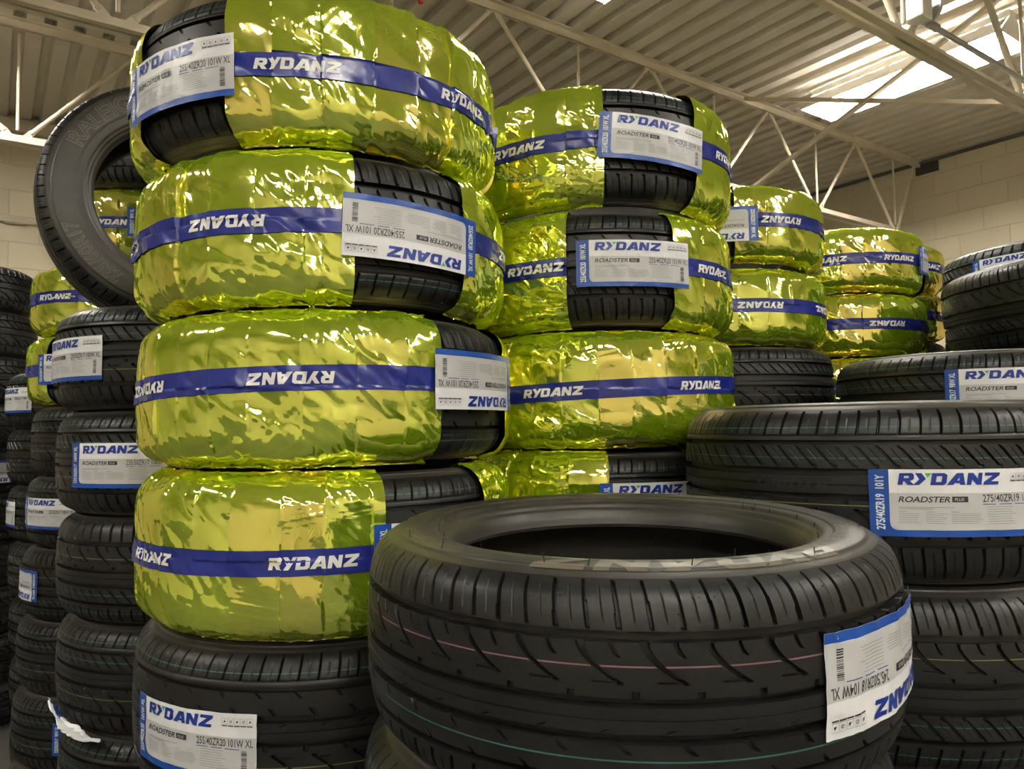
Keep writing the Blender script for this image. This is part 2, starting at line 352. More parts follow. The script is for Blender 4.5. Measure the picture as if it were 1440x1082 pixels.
# ------------------------------------------------------------------ flat lettering
def flat(polys, cutx, cuty, x0, x1, y0, y1):
    """polys: (outer, holes, material index) in the plane -> verts, tris, mats, cut on a grid so they can be bent"""
    bm = bmesh.new()
    for outer, holes, mi in polys:
        loops = [[Vector((*p, 0)) for p in outer]] + [[Vector((*p, 0)) for p in h] for h in holes]
        pts = [p for l in loops for p in l]; vs = [bm.verts.new(p) for p in pts]
        for t in tessellate_polygon(loops):
            try:
                fc = bm.faces.new([vs[i] for i in t]); fc.material_index = mi
                if fc.normal.z == 0: fc.normal_update()
                if fc.normal.z < 0: fc.normal_flip()
            except ValueError: pass
    cut(bm, cutx, cuty, x0, x1, y0, y1)
    return bm_out(bm)
def cut(bm, cutx, cuty, x0, x1, y0, y1):
    for st, lo, hi, ax in ((cutx, x0, x1, 0), (cuty, y0, y1, 1)):
        if not st: continue
        k = math.floor(lo / st) + 1
        while k * st < hi:
            co = [0, 0, 0]; no = [0, 0, 0]; co[ax] = k * st; no[ax] = 1
            bmesh.ops.bisect_plane(bm, geom=bm.verts[:] + bm.edges[:] + bm.faces[:], plane_co=co, plane_no=no, dist=1e-6); k += 1
def bm_out(bm):
    bmesh.ops.triangulate(bm, faces=bm.faces[:]); bm.verts.index_update()
    v = np.array([x.co[:] for x in bm.verts]).reshape(-1, 3); f = np.array([[x.index for x in q.verts] for q in bm.faces]).reshape(-1, 3); m = np.array([q.material_index for q in bm.faces]); bm.free()
    return v, f, m
_txt = {}
def text_flat(s, size, sx=1.0, bold=0.0, shear=0.0, center=False):
    key = (s, size, sx, bold, shear, center)
    if key not in _txt:
        cu = bpy.data.curves.new('t', 'FONT'); cu.body = s; cu.size = 1.0; cu.offset = bold; cu.shear = shear; cu.resolution_u = 3; cu.fill_mode = 'FRONT'
        ob = bpy.data.objects.new('t', cu); me = ob.to_mesh(); v = np.array([x.co[:] for x in me.vertices]).reshape(-1, 3); me.calc_loop_triangles()
        f = np.array([t.vertices[:] for t in me.loop_triangles]).reshape(-1, 3); ob.to_mesh_clear(); bpy.data.objects.remove(ob); bpy.data.curves.remove(cu)
        v[:, 0] -= v[:, 0].min(); v = v / .73 * size; v[:, 0] *= sx
        if center: v[:, 0] -= v[:, 0].max() / 2
        _txt[key] = (v, f, np.zeros(len(f), int))
    v, f, m = _txt[key]; return v.copy(), f.copy(), m.copy()
LET = {'R': ([(0, 0), (.16, 1), (1.02, 1), (1.18, .88), (1.16, .52), (1.02, .38), (.88, .36), (1.18, 0), (.72, 0), (.5, .33), (.4, .33), (.35, 0)], [[(.47, .58), (.50, .76), (.80, .76), (.83, .72), (.81, .62), (.77, .58)]]),
       'Y': ([(.05, 1), (.50, 1), (.80, .52), (.30, 0), (-.12, 0), (.34, .50)], []),
       'v': ([(.72, 1), (1.22, 1), (.92, .62)], []),
       'y': ([(.05, 1), (.46, 1), (.70, .66), (.88, 1), (1.24, 1), (.56, 0), (.12, 0), (.42, .42)], []),
       'D': ([(0, 0), (.16, 1), (1.05, 1), (1.25, .84), (1.17, .16), (.95, 0)], [[(.40, .25), (.48, .75), (.84, .75), (.88, .70), (.82, .30), (.77, .25)]]),
       'A': ([(-.14, 0), (.62, 1), (1.12, 1), (1.22, 0), (.84, 0), (.82, .17), (.46, .17), (.34, 0)], [[(.62, .37), (.81, .66), (.82, .37)]]),
       'N': ([(0, 0), (.16, 1), (.56, 1), (.88, .50), (.96, 1), (1.30, 1), (1.14, 0), (.77, 0), (.44, .50), (.36, 0)], []),
       'Z': ([(-.02, 0), (.02, .22), (.78, .74), (.14, .74), (.18, 1), (1.38, 1), (1.32, .76), (.60, .26), (1.22, .26), (1.18, 0)], [])}
ADV = {'R': 1.22, 'Y': 1.10, 'D': 1.32, 'A': 1.32, 'N': 1.32, 'Z': 1.3}
def brand_polys(x, y, width, h, green=1, mi=0):
    tot = sum(ADV[c] for c in 'RYDANZ'); k = width / tot; out = []; cx = 0
    for c in 'RYDANZ':
        for q, m in ((('y', mi),) if c == 'Y' and green == mi else (('Y', mi), ('v', green)) if c == 'Y' else ((c, mi),)):
            o, hs = LET[q]; fn = lambda p: (x + (cx + p[0]) * k, y + p[1] * h)
            out.append(([fn(p) for p in o], [[fn(p) for p in hh] for hh in hs], m))
        cx += ADV[c]
    return out
def rect(x0, y0, x1, y1, mi=0): return ([(x0, y0), (x1, y0), (x1, y1), (x0, y1)], [], mi)
def bend_cyl(v, fn): return fn(v[:, 0], v[:, 1])
def merge(parts):
    V, F, Mi = [], [], []; k = 0
    for v, f, m in parts: V.append(v); F.append(f + k); Mi.append(m); k += len(v)
    return np.vstack(V), np.vstack(F), np.concatenate(Mi)
def cut_np(v, f, m, cx, cy):
    bm = bmesh.new(); vs = [bm.verts.new(p) for p in v]
    for t, k in zip(f, m):
        try: q = bm.faces.new([vs[i] for i in t]); q.material_index = int(k)
        except ValueError: pass
    lo = v.min(0); hi = v.max(0); cut(bm, cx, cy, lo[0], hi[0], lo[1], hi[1]); return bm_out(bm)

# ------------------------------------------------------------------ paper labels
LW, LH = .262, .102
def label_flats(size, strip, fine=True, fold=None):
    key = ('lab', size, strip, fine)
    if key in _txt: return _txt[key]
    g = .0045
    sx, by = .028, .010
    # blue L-shaped border with a rounded inner corner
    arc = [(sx + .010 - .010 * math.cos(a), by + .010 - .010 * math.sin(a)) for a in np.linspace(0, PI / 2, 6)]
    bord = flat([([(0, 0), (LW, 0), (LW, by)] + arc[::-1] + [(sx, LH), (0, LH)], [], 0)], g, g, 0, LW, 0, LH)
    arc2 = [(sx + .0105 - .010 * math.cos(a), by + .0105 - .010 * math.sin(a)) for a in np.linspace(0, PI / 2, 6)]
    grey = flat([([(LW - .0005, by + .0005), (LW - .0005, .066), (sx + .0005, .066)] + arc2, [], 0)], g, g, 0, LW, 0, LH)
    logo = flat(brand_polys(.040, .0785, .148, .0180), g, g, 0, LW, 0, LH)
    def T(s, x, y, h, sx_=.78, bold=0, shear=0, mi=0, rot=False):
        v, f, m = text_flat(s, h, sx_, bold, shear)
        if rot: v = np.stack([-v[:, 1], v[:, 0], v[:, 2]], -1)
        v[:, 0] += x; v[:, 1] += y; m[:] = mi; return v, f, m
    def fit(p, x0, w):
        v, f, m = p; v = v.copy(); v[:, 0] = x0 + (v[:, 0] - v[:, 0].min()) * w / (v[:, 0].max() - v[:, 0].min()); return v, f, m
    txt = fit(T(size, 0, .0525, .0118, bold=.006), .160, .097 * min(1, len(size) / 18 + .08))
    road = merge([fit(T('ROADSTER', 0, .0525, .0088, 1.0, .02, .25), .040, .072), flat([rect(.1150, .0525, .138, .0610)], 0, 0, 0, 1, 0, 1)])
    pv, pf, pm = T('PLUS', .1185, .0545, .0045, 1.0, .01, .2, 2)
    polys = []; pics = []
    if fine:
        rd = random.Random(3)
        for k, y in enumerate((.0440, .0418)): polys.append(rect(.040, y, .118 - .03 * k, y + .0009, 1))
        for x0, x1 in ((.040, .072), (.078, .108), (.113, .160)):
            polys.append(rect(x0, .0375, x0 + .012, .0385, 1))
            for k in range(6): polys.append(rect(x0, .0345 - k * .0028, x1 - (rd.random() * .008), .0345 - k * .0028 + .0008, 1))
        for k in range(8): polys.append(rect(.166, .0445 - k * .0036, .214 - rd.random() * .012, .0445 - k * .0036 + .0008, 1))
        polys += [rect(.160, .0485, .180, .0495, 2), rect(.186, .0485, .206, .0495, 2), rect(.211, .0485, .235, .0495, 2)]
        for k in range(5):                                                # row of five small pictograms
            x = .2055 + k * .0104; q = .0004
            pics += [rect(x, .0855, x + .0092, .0855 + q, 1), rect(x, .0945, x + .0092, .0945 + q, 1), rect(x, .0855, x + q, .0945, 1), rect(x + .0092 - q, .0855, x + .0092, .0945, 1), rect(x, .0828, x + .0092, .0844, 0)]
            c = (x + .0046, .0900); pics.append(([(c[0] + .0022 * math.cos(a), c[1] + .0022 * math.sin(a)) for a in np.linspace(0, 2 * PI, 9)[:-1]], [[(c[0] + .0013 * math.cos(a), c[1] + .0013 * math.sin(a)) for a in np.linspace(0, 2 * PI, 9)[:-1]]], 0) if k % 2 else ([(c[0] - .002, c[1] - .0018), (c[0] + .002, c[1] - .001), (c[0], c[1] + .0024)], [], 0))
    else:
        pics += [rect(.206, .083, .257, .0845, 0)]
        polys += [rect(.040, .040, .15, .0415, 1), rect(.166, .042, .21, .0435, 1)]
    fp = flat(polys, g, g, 0, LW, 0, LH); pic = flat(pics, g, g, 0, LW, 0, LH)
    bars = []; rd = random.Random(5); y = .016
    while y < .047:
        h = rd.choice((.0006, .0010, .0016)); bars.append(rect(.238, y, .247, y + h)); y += h + rd.choice((.0006, .0009, .0014))
    bar = flat(bars, g, g, 0, LW, 0, LH)
    tx = cut_np(*txt, g * 2, 0); road = cut_np(*road, g * 2, 0); plus = cut_np(pv, pf, pm, g, 0)
    st = T(strip, .0205, .010, .0120, 1, .026, 0, 0, True); st[0][:, 1] = .010 + (st[0][:, 1] - .010) * .084 / (st[0][:, 1].max() - .010); st = cut_np(*st, g, g)
    _txt[key] = (bord, grey, logo, tx, bar, st, road, fp, pic, plus)
    return _txt[key]
_labm = {}
def crink(x, y, seed, amp):
    c = ridge(x * 26 + y * 14, y * 30 - x * 12, seed) ** 2 * .7 + .5 * vn(x * 40, y * 40, seed + 1) + .35 * ridge(x * 60, y * 22 + x * 30, seed + 2) ** 3
    return amp * c
def add_label(parent, R, size, strip, seed=1, amp=.0012, rot=0., dz=0., dth=0., fine=True, crop=None, lift=0.):
    key = (R, size, strip, seed, amp, rot, dz, dth, fine, crop, lift)
    if key not in _labm:
        ca, sa = math.cos(rot), math.sin(rot)
        def fn(v, up):
            x = v[:, 0] - LW / 2; y = v[:, 1] - LH / 2; c = crink(v[:, 0], v[:, 1], seed, amp)
            X = x * ca - y * sa; Y = x * sa + y * ca + dz; r = R + up + c + lift; th = X / R + dth
            return np.stack([r * np.cos(th), r * np.sin(th), Y], -1)
        nx, ny = int(LW / .003), int(LH / .003); gx, gy = np.meshgrid(np.linspace(0, LW, nx), np.linspace(0, LH, ny), indexing='ij')
        bv = np.stack([gx.ravel(), gy.ravel()], -1)
        base = np_mesh('paper_label', fn(bv, 0), grid_faces(nx, ny, False)[:, ::-1], [PAPER])
        fl = label_flats(size, strip, fine); ms = []
        for nm, (v, f, m), up, mats in zip(('blue_border', 'grey_panel', 'brand_lettering', 'size_lettering', 'barcode', 'strip_lettering', 'model_lettering', 'fine_print', 'pictogram_row', 'badge_lettering'), fl, (.0005, .0005, .0009, .0009, .0009, .0009, .0009, .0009, .0009, .0012), ([BLUE], [GREY], [NAVY, GREEN], [INK], [INK], [TAPEW], [INK], [INK, LINE, NAVY], [INK, LINE], [INK, INK, GREY])):
            ms.append(np_mesh(nm, fn(v, up), f, mats, m))
        _labm[key] = (base, ms)
    base, ms = _labm[key]
    lb = link('paper_label', base, parent)
    for me in ms: link(me.name.split('.')[0], me, lb)
    return lb

# ------------------------------------------------------------------ tyres as things
SZ = {}
def pose(x, y, z, ang, flip=False, tilt=(0, 0)):
    """x,y centre; z mid height (camera-relative); ang = where the tyre's label side faces, degrees right of the viewer direction"""
    to = math.atan2(-y, -x) + rad(ang)
    M = Matrix.Translation((x, y, z + H)) @ Matrix.Rotation(rad(tilt[0]), 4, 'X') @ Matrix.Rotation(rad(tilt[1]), 4, 'Y') @ Matrix.Rotation(to, 4, 'Z')
    if flip: M = M @ Matrix.Rotation(PI, 4, 'X')
    return M
def fit_casing(t, R, Wd, rb, spp, step, lines, style=0):
    if spp >= 18 or (lines is not None and spp >= 14): nom = (R, Wd, rb, 72, spp, step, lines, style)
    elif spp <= 8: nom = (.33, .235, .2159, 60, 8, .0042) + (((),) if lines == () else ())
    elif rb > .25: nom = (.352, .254, .254, 72, 14, .0026, ((.13, TEAL), (.655, YELL)), 1)
    else: nom = (.33, .24, .2159, 72, 12, .0030)
    tr, sd, cs = casing(*nom); sc = (R / nom[0], R / nom[0], Wd / nom[1])
    for me, nm in ((tr, 'tread'), (sd[0], 'sidewall'), (sd[1], 'sidewall')): link(nm, me, t).scale = sc
def black_tire(M, R, Wd, rb, label, group=None, spp=12, step=.0024, lines=None, lab=None, N=72, style=0, name='black_tire', cat='tire'):
    t = empty(name, M); tag(t, label, cat, group)
    fit_casing(t, R, Wd, rb, spp, step, lines, style)
    if lab: add_label(t, R + .0012, **lab)
    return t
_foils = {}
def wrapped_tire(M, R, Wd, rb, label, seed, lab=None, logos=(), group=None, spp=12, step=.003, n=840, half=17.5, woff=0., wave=.004, ph=0., open_=True, lines=None):
    t = empty('wrapped_tire', M); tag(t, label, 'tire', group)
    if open_:
        fit_casing(t, R - .0080, Wd - .010, rb, spp, step, lines)
    f = Foil(R, Wd, rb, seed, rad(half), rad(woff), n, open_, .0030 if n > 600 else .0048)
    key = (R, Wd, rb, seed, half, woff, n, open_)
    if key not in _foils: _foils[key] = f.mesh()
    link('foil_wrap', _foils[key], t)
    bd = link('tape_band', f.band(wave=wave, ph=ph), t)
    base = flat(brand_polys(-.068, -.0095, .136, .019, 0), .0027, .0027, -.07, .07, -.01, .01)
    for a in logos:
        a = rad(a) % (2 * PI); v, fc, m = base
        if open_ and not (f.th[0] < a < f.th[-1]): a = a if a > 0 else a + 2 * PI
        th = v[:, 0] / R + a
        keep = np.ones(len(v), bool)
        if open_: keep = (th > f.th[0]) & (th < f.th[-1])
        fk = fc[keep[fc].all(1)]
        if len(fk) == 0: continue
        p = f.at(th, v[:, 1] + wave * np.sin(th + ph), .0041); link('band_lettering', np_mesh('band_lettering', p, fk, [TAPEW]), bd)
    if lab: add_label(t, R + .0076, **lab)
    return t

def polar_text(parent, cs, v, f, r0, th0, up, matl, name, bottom=False, label=None):
    """lettering standing on the upper sidewall, read clockwise, tops outward"""
    r = r0 + v[:, 1]; th = th0 - v[:, 0] / (r0 + .015); o = np.argsort(cs[:, 0]); z = np.interp(r, cs[o, 0], cs[o, 1]) + up
    k = len(v); top = np.stack([r * np.cos(th), r * np.sin(th), z], -1)
    fl = f[:, ::-1] if False else f
    return link(name, np_mesh(name, top, fl, [matl], smooth=False), parent, label)

# ================================================================== THE ROOM
def quad_wall(name, p, q, z0, z1, inward, thick=.2):
    p, q = Vector(p), Vector(q); L = (q - p).length; n = Vector(inward); vs = []; uv = []
    for c, u in ((p, 0), (q, L)):
        for off in (0, -thick):
            for z in (z0, z1): vs.append(c + n * off + Vector((0, 0, z + H))); uv.append((u, z - z0))
    f = [(0, 4, 5, 1), (2, 3, 7, 6), (0, 1, 3, 2), (4, 6, 7, 5), (1, 5, 7, 3), (0, 2, 6, 4)]
    o = link(name, np_mesh(name, [v[:] for v in vs], f, [WALL], uv=uv, smooth=False)); tag(o, kind='structure'); return o
G = -H
quad_wall('wall_right', W(A0, B1, -H), W(A1 + .2, B1, -H), G, DECK + .05, -BX)
quad_wall('wall_back', W(A1, B0, -H), W(A1, B1, -H), G, DECK + .05, -AX)
quad_wall('wall_left', W(A0, B0, -H), W(A1, B0, -H), G, DECK + .05, BX)
quad_wall('wall_front', W(A0, B0, -H), W(A0, B1, -H), G, DECK + .05, AX)
m = MB(); m.box(W((A0 + A1) / 2, (B0 + B1) / 2, -H - .05), AX * (A1 - A0 + .4) / 2, BX * (B1 - B0 + .4) / 2, Vector((0, 0, .05)))
tag(m.build('floor', CONC), kind='structure')
# ribbed steel deck: ribs run along A
prof = []; b = B0 - .1; pitch = .152
while b < B1 + .1:
    prof += [(b, 0), (b + .085, 0), (b + .098, .038), (b + .139, .038)]; b += pitch
vs = []
for bb, z in prof:
    for a in (A0 - .1, A1 + .1): vs.append(W(a, bb, DECK + z)[:])
n = len(prof); fs = [(2 * i, 2 * i + 1, 2 * i + 3, 2 * i + 2) for i in range(n - 1)]
me = np_mesh('ceiling', vs, fs, [DECKM], smooth=False); c = link('ceiling', me); tag(c, kind='structure')
# steel ledger along the top of the back wall and dark strip painted in as the shaded gap above the right wall
m = MB(); m.bar(W(A1 - .04, B0, DECK - .06), W(A1 - .04, B1, DECK - .06), .07, .10); tag(m.build('trim_1', STEEL), kind='structure')
m = MB(); m.bar(W(A0, B1 - .02, DECK - .012), W(A1, B1 - .02, DECK - .012), .04, .024); tag(m.build('trim_2', mat('painted_gap_shade', (.12, .11, .10), .8)), kind='structure')

# ------------------------------------------------------------------ trusses
def truss(A, bots, tops, label, rr=.013):
    t = empty('roof_truss', Matrix.Translation(W(A, 2.3, DECK))); tag(t, label, 'roof truss', 'roof trusses')
    inv = t.matrix_world.inverted(); w0 = lambda a, b, z: inv @ W(a, b, z); U = Vector((0, 0, 1))
    lo = DECK - .74
    for nm, z, sgn in (('top_chord', DECK - .004, -1), ('bottom_chord', lo, 1)):
        m = MB()
        for s in (-1, 1):
            c0, c1 = w0(A + s * .026, B0 + .05, z), w0(A + s * .026, B1 - .01 if sgn < 0 else B1 - .6, z)
            m.bar(c0, c1, .036, .006)
            m.bar(c0 - AX * s * .015 + U * sgn * .024, c1 - AX * s * .015 + U * sgn * .024, .006, .048)
        m.build(nm, STEEL, t)
    zt, zb = DECK - .03, lo + .03
    webs = []
    for b in bots:
        webs.append((b, zb, b, zt, .009))
    al = sorted(tops)
    for b in bots:
        l = [x for x in al if x < b]; r = [x for x in al if x > b]
        if l: webs.append((l[-1], zt, b - .03, zb, rr))
        if r: webs.append((b + .03, zb, r[0], zt, rr))
    for b0, z0, b1, z1, q in webs:
        m = MB(); p, e = w0(A, b0, z0), w0(A, b1, z1); d = (e - p).normalized()
        m.tube(p + d * .05, e - d * .05, q, 12)
        m.bar(p - d * .01, p + d * .07, .012, q * 2.6); m.bar(e - d * .07, e + d * .01, .012, q * 2.6)
        m.build('web_member', STEEL, t, smooth=True)
    return t
k = np.arange(-7, 4)
truss(3.45, [2.95 + 1.27 * i for i in range(-6, 1)] + [4.22, 5.46, 6.66], [2.32 + 1.27 * i for i in range(-6, 1)] + [3.57, 4.85, 6.05, 7.05],
      'cream painted steel roof truss ending at the dark pocket in the right wall')
truss(5.15, [.1 + 1.25 * i for i in range(-4, 6)], [.73 + 1.25 * i for i in range(-5, 6)],
      'cream roof truss at upper left, nearest the block wall behind the upright tire')
truss(1.64, [4.58 + 1.27 * i for i in range(-8, 2)] , [3.98 + 1.27 * i for i in range(-8, 3)],
      'nearest roof truss, its shaded bottom chord crossing in front of the glowing light', rr=.017)
# bridging between the trusses
def brace(p, q, label, wd=.032):
    m = MB(); m.bar(p, q, wd, .005); c = (Vector(p) + Vector(q)) / 2
    m.bar(Vector(p) + Vector((0, 0, .014)), Vector(q) + Vector((0, 0, .014)), .005, wd * .8)
    o = m.build('cross_brace', STEEL); tag(o, label, 'brace', 'cross braces between the trusses')
brace(W(3.45, 4.55, DECK - .03), W(1.52, 4.60, DECK - .765), 'flat cream cross brace running nearly level under the glowing light to the right edge')
brace(W(3.45, 4.58, DECK - .72), W(1.64, 4.58, DECK - .05), 'cream cross brace slanting steeply up to the right across the glowing light', .036)
# wall pocket and bearing plate: dark box stands in for the recess's shade
m = MB(); m.box(W(3.38, B1 - .01, DECK - .075), AX * .10, BX * .012, Vector((0, 0, .045))); m.build('trim_3', mat('painted_pocket_shade', (.05, .047, .042), .9)); tag(bpy.data.objects['trim_3'], kind='structure')

# ------------------------------------------------------------------ strip lights
def light(a0, a1, b, label, z=2.25):
    t = empty('strip_light', Matrix.Translation(W((a0 + a1) / 2, b, z + .1))); tag(t, label, 'ceiling light', 'fluorescent strip lights')
    inv = t.matrix_world.inverted(); w0 = lambda a, bb, zz: inv @ W(a, bb, zz)
    m = MB(); m.bar(w0(a0, b, z + .115), w0(a1, b, z + .115), .075, .05); m.build('housing', WHITEP, t)
    m = MB(); n = 9; seg = (a1 - a0) / n
    for s in (-1, 1):
        def strip(h0, v0, h1, v1, x0, x1):
            P = [w0(x0, b + s * h0, z + v0), w0(x1, b + s * h0, z + v0), w0(x1, b + s * h1, z + v1), w0(x0, b + s * h1, z + v1)]
            Q = [p + Vector((0, 0, .002)) for p in P]; m.add(P + Q, [(0, 1, 2, 3), (4, 7, 6, 5), (0, 4, 5, 1), (1, 5, 6, 2), (2, 6, 7, 3), (3, 7, 4, 0)])
        strip(.036, .100, .060, .088, a0, a1)
        strip(.078, .074, .185, -.028, a0, a1)
        for i in range(n + 1):
            x = a0 + i * seg; strip(.060, .088, .078, .074, max(a0, x - .022), min(a1, x + .022))
        strip(.185, -.028, .187, -.038, a0, a1)
    m.build('reflector', WHITEP, t)
    for aa in (a0 - .002, a1 + .002):
        m = MB(); e = [w0(aa, b - .183, z - .03), w0(aa, b + .183, z - .03), w0(aa, b + .04, z + .1), w0(aa, b - .04, z + .1)]
        m.add(e + [p + AX * .003 for p in e], [(0, 1, 2, 3), (4, 7, 6, 5), (0, 4, 5, 1), (1, 5, 6, 2), (2, 6, 7, 3), (3, 7, 4, 0)])
        m.build('end_plate', WHITEP, t)
    for s in (-1, 1):
        m = MB(); m.tube(w0(a0 + .02, b + s * .075, z + .020), w0(a1 - .02, b + s * .075, z + .020), .019, 12); m.build('tube', TUBE, t, smooth=True)
    m = MB()
    for aa in (a0 + .1, a1 - .1):
        m.tube(w0(aa, b, z + .13), w0(aa, b, DECK), .004, 6)
    m.build('hanger', GALV, t)
light(1.78, 3.06, 4.86, 'glowing strip light under the ribbed roof at upper right')
light(1.55, 2.83, 2.42, 'strip light whose lit end just shows at the top edge above the gold-wrapped stacks')
for a0 in (-2.3, -5.0):
    for b in (-3.4, -.1, 3.2): light(a0, a0 + 1.28, b, 'strip light hanging behind the camera')
light(1.80, 3.08, -2.9, 'added strip light out of sight beyond the left edge, brightening the wall')
light(3.90, 5.18, -.5, 'added strip light out of sight beyond the left edge, brightening the wall')  # unseen lamp added to brighten the left wall and roof

# conduit, junction box and round cover by the near truss
o = empty('junction_box', Matrix.Translation(W(1.60, 3.36, 1.83))); tag(o, 'white metal junction box with a round grey cover on the nearest roof truss', 'junction box')
inv = o.matrix_world.inverted(); c = inv @ W(1.60, 3.36, 1.83)
m = MB(); m.box(c, AX * .045, BX * .045, Vector((0, 0, .05))); ob = m.build('box', WHITEP, o); bv = ob.modifiers.new('b', 'BEVEL'); bv.width = .008; bv.segments = 2
m = MB(); m.tube(c + BX * .085 + Vector((0, 0, .03)), c + BX * .100 + Vector((0, 0, .03)), .062, 32); m.build('round_cover', GALV, o, smooth=True)
m = MB(); m.tube(c + BX * .045 + Vector((0, 0, .03)), c + BX * .085 + Vector((0, 0, .03)), .018, 16); m.build('neck', WHITEP, o, smooth=True)
m = MB(); m.tube(W(1.60, 3.47, 1.80), W(1.60, B1 - .03, 1.79), .013, 14); m.tube(W(1.60, 3.46, 1.80), W(1.60, 3.53, 1.80), .019, 14)
tag(m.build('conduit_pipe', GALV, smooth=True), 'thin grey conduit running right from the junction box', 'conduit')
m = MB(); m.tube(W(A1 - .03, -3.0, 1.63), W(A1 - .03, B1 - 1, 1.63), .014, 12); m.tube(W(A1 - .03, .06, 1.63), W(A1 - .03, .20, 1.63), .024, 12)
for bb in (-1.0, .10, 1.4): m.bar(W(A1 - .012, bb - .03, 1.63), W(A1 - .012, bb + .03, 1.63), .02, .055)
tag(m.build('wall_pipe', mat('painted_pipe', (.55, .50, .40), .5), smooth=True), 'painted conduit pipe with a coupling on the block wall at far left', 'pipe')
m = MB(); m.tube(W(3.2, 1.62, DECK - .02), W(3.2, 1.72, DECK - .32), .012, 10); m.tube(W(3.2, 1.62, DECK - .02), W(2.2, 1.62, DECK - .02), .012, 10)
tag(m.build('red_pipe', REDP, smooth=True), 'thin red pipe just visible at the top edge above the tallest gold-wrapped stack', 'pipe')

# ================================================================== TIRES
L255 = dict(size='255/40ZR20 101W XL', strip='255/40ZR20  101W XL')
L275 = dict(size='275/40ZR19 101Y', strip='275/40ZR19  101Y')
L245 = dict(size='245/50ZR18 104W XL', strip='245/50ZR18  104W XL')
L235 = dict(size='235/50ZR17 100W XL', strip='235/50ZR17  100W XL')
L225 = dict(size='225/50ZR17 98W XL', strip='225/50ZR17  98W XL')
def zm(t, b): return (t + b) / 2
# ---- tall wrapped stack, front left ----
RT, RB = .354, .254; TX, TY = -.372, 1.515
tz = [.738, .466, .199, -.065, -.341, -.612, -.880]
g = 'tires of the tall front left stack'
def T(i, ang, flip, label, seed, logos, lab, tilt=(0, 0), dx=0, dy=0, **kw):
    sgn = -1 if flip else 1
    wrapped_tire(pose(TX + dx, TY + dy, zm(tz[i], tz[i + 1]), ang, flip, tilt), RT, tz[i] - tz[i + 1] - .007, RB, label, seed,
                 dict(L255, **lab), [sgn * (q - ang) for q in logos], g, **kw)
T(0, -43, False, 'topmost gold-wrapped tire of the tall front left stack, label at its left end', 11, (-6.5, 45, 96, -150), dict(seed=3, rot=rad(1), amp=.0018, dz=-.022), dx=-.012, wave=.020, ph=rad(-133))
T(1, 24, True, 'gold-wrapped tire second from top of the tall front left stack, upside-down label at right', 12, (-27, -78, 75), dict(seed=4, rot=rad(-2), dz=.011))
T(2, 48, True, 'gold-wrapped tire third from top of the tall front left stack, label at far right', 13, (-10.5, -60, -111), dict(seed=5, dz=-.014), wave=.014, ph=rad(-125), dx=.008)
T(3, 31, False, 'gold-wrapped tire with blue band, lowest wrapped one of the tall front left stack', 14, (-4.5, -56, -107, 75), dict(seed=6), dx=.006)
black_tire(pose(TX, TY + .01, zm(tz[4], tz[5]), -39, False), RT, tz[4] - tz[5] - .001, RB, 'black tire with white label beneath the four gold-wrapped tires at front left', g, spp=14, lab=dict(L255, seed=7, dz=-.010, amp=.0022))
black_tire(pose(TX - .004, TY + .01, zm(tz[5], tz[6]), 140, True), RT, tz[5] - tz[6] - .001, RB, 'black tire cut off by the bottom edge, under the labelled black tire at front left', g)

# ---- second wrapped stack ----
SX, SY = .216, 1.960; RS = .352
sz = [.775, .487, .212, -.054] + [-.054 - .2632 * i for i in range(1, 6)]
g = 'tires of the middle wrapped stack'
def SS(i, ang, flip, label, seed, logos, lab, tilt=(0, 0), dx=0, dy=0, **kw):
    sgn = -1 if flip else 1
    wrapped_tire(pose(SX + dx, SY + dy, zm(sz[i], sz[i + 1]), ang, flip, tilt), RS, sz[i] - sz[i + 1] - .007, RB, label, seed,
                 dict(L255, **lab) if lab else None, [sgn * (q - ang) for q in logos], g, **kw)
SS(0, 24.5, False, 'topmost gold-wrapped tire of the middle stack, label tilted down to the right', 21, (-28, 66, -80), dict(seed=8, rot=rad(-4), amp=.0018, dth=rad(-1), dz=-.004), dx=.004, half=19, woff=-1)
SS(1, 13, False, 'gold-wrapped tire, second from top of the middle stack, label across its front', 22, (-21, 53, 110), dict(seed=9, dth=rad(2.5), amp=.0018, dz=.001), half=20, woff=-2)
SS(2, 160, False, 'gold-wrapped tire, third of the middle stack, blue band unbroken across its front', 23, (-15, 43, -72, 100), None, wave=.014, ph=rad(150))
SS(3, 22, False, 'gold-wrapped tire, fourth of the middle stack, partly hidden behind the foreground tire', 24, (-50,), dict(seed=10, dz=.01))
for i in range(4, 8):
    black_tire(pose(SX, SY, zm(sz[i], sz[i + 1]), 30 * i, False), RS, sz[i] - sz[i + 1] - .001, RB, 'black tire low in the middle stack, hidden behind the foreground tire', 'hidden tires low in the middle stack', spp=8, step=.005)

# ---- foreground black tire ----
FX, FY, FR, FB = .149, 1.041, .345, .2286
FM = pose(FX, FY, -.128 - .1225, 54.5, True, (1.6, 0))
ft = black_tire(FM, FR, .244, FB, 'large black tire lying in the foreground with open top and upside-down label at right', 'tires of the foreground stack', spp=24, step=.0019,
                lines=((.30, TEAL), (.655, PINK)), style=1, lab=dict(L245, seed=14, amp=.0026, rot=rad(0), dz=-.006))
black_tire(pose(FX - .010, FY + .01, -.377 - .1245, 20, False), FR, .246, FB, 'black tire under the foreground tire, its edge showing at bottom centre', 'tires of the foreground stack')
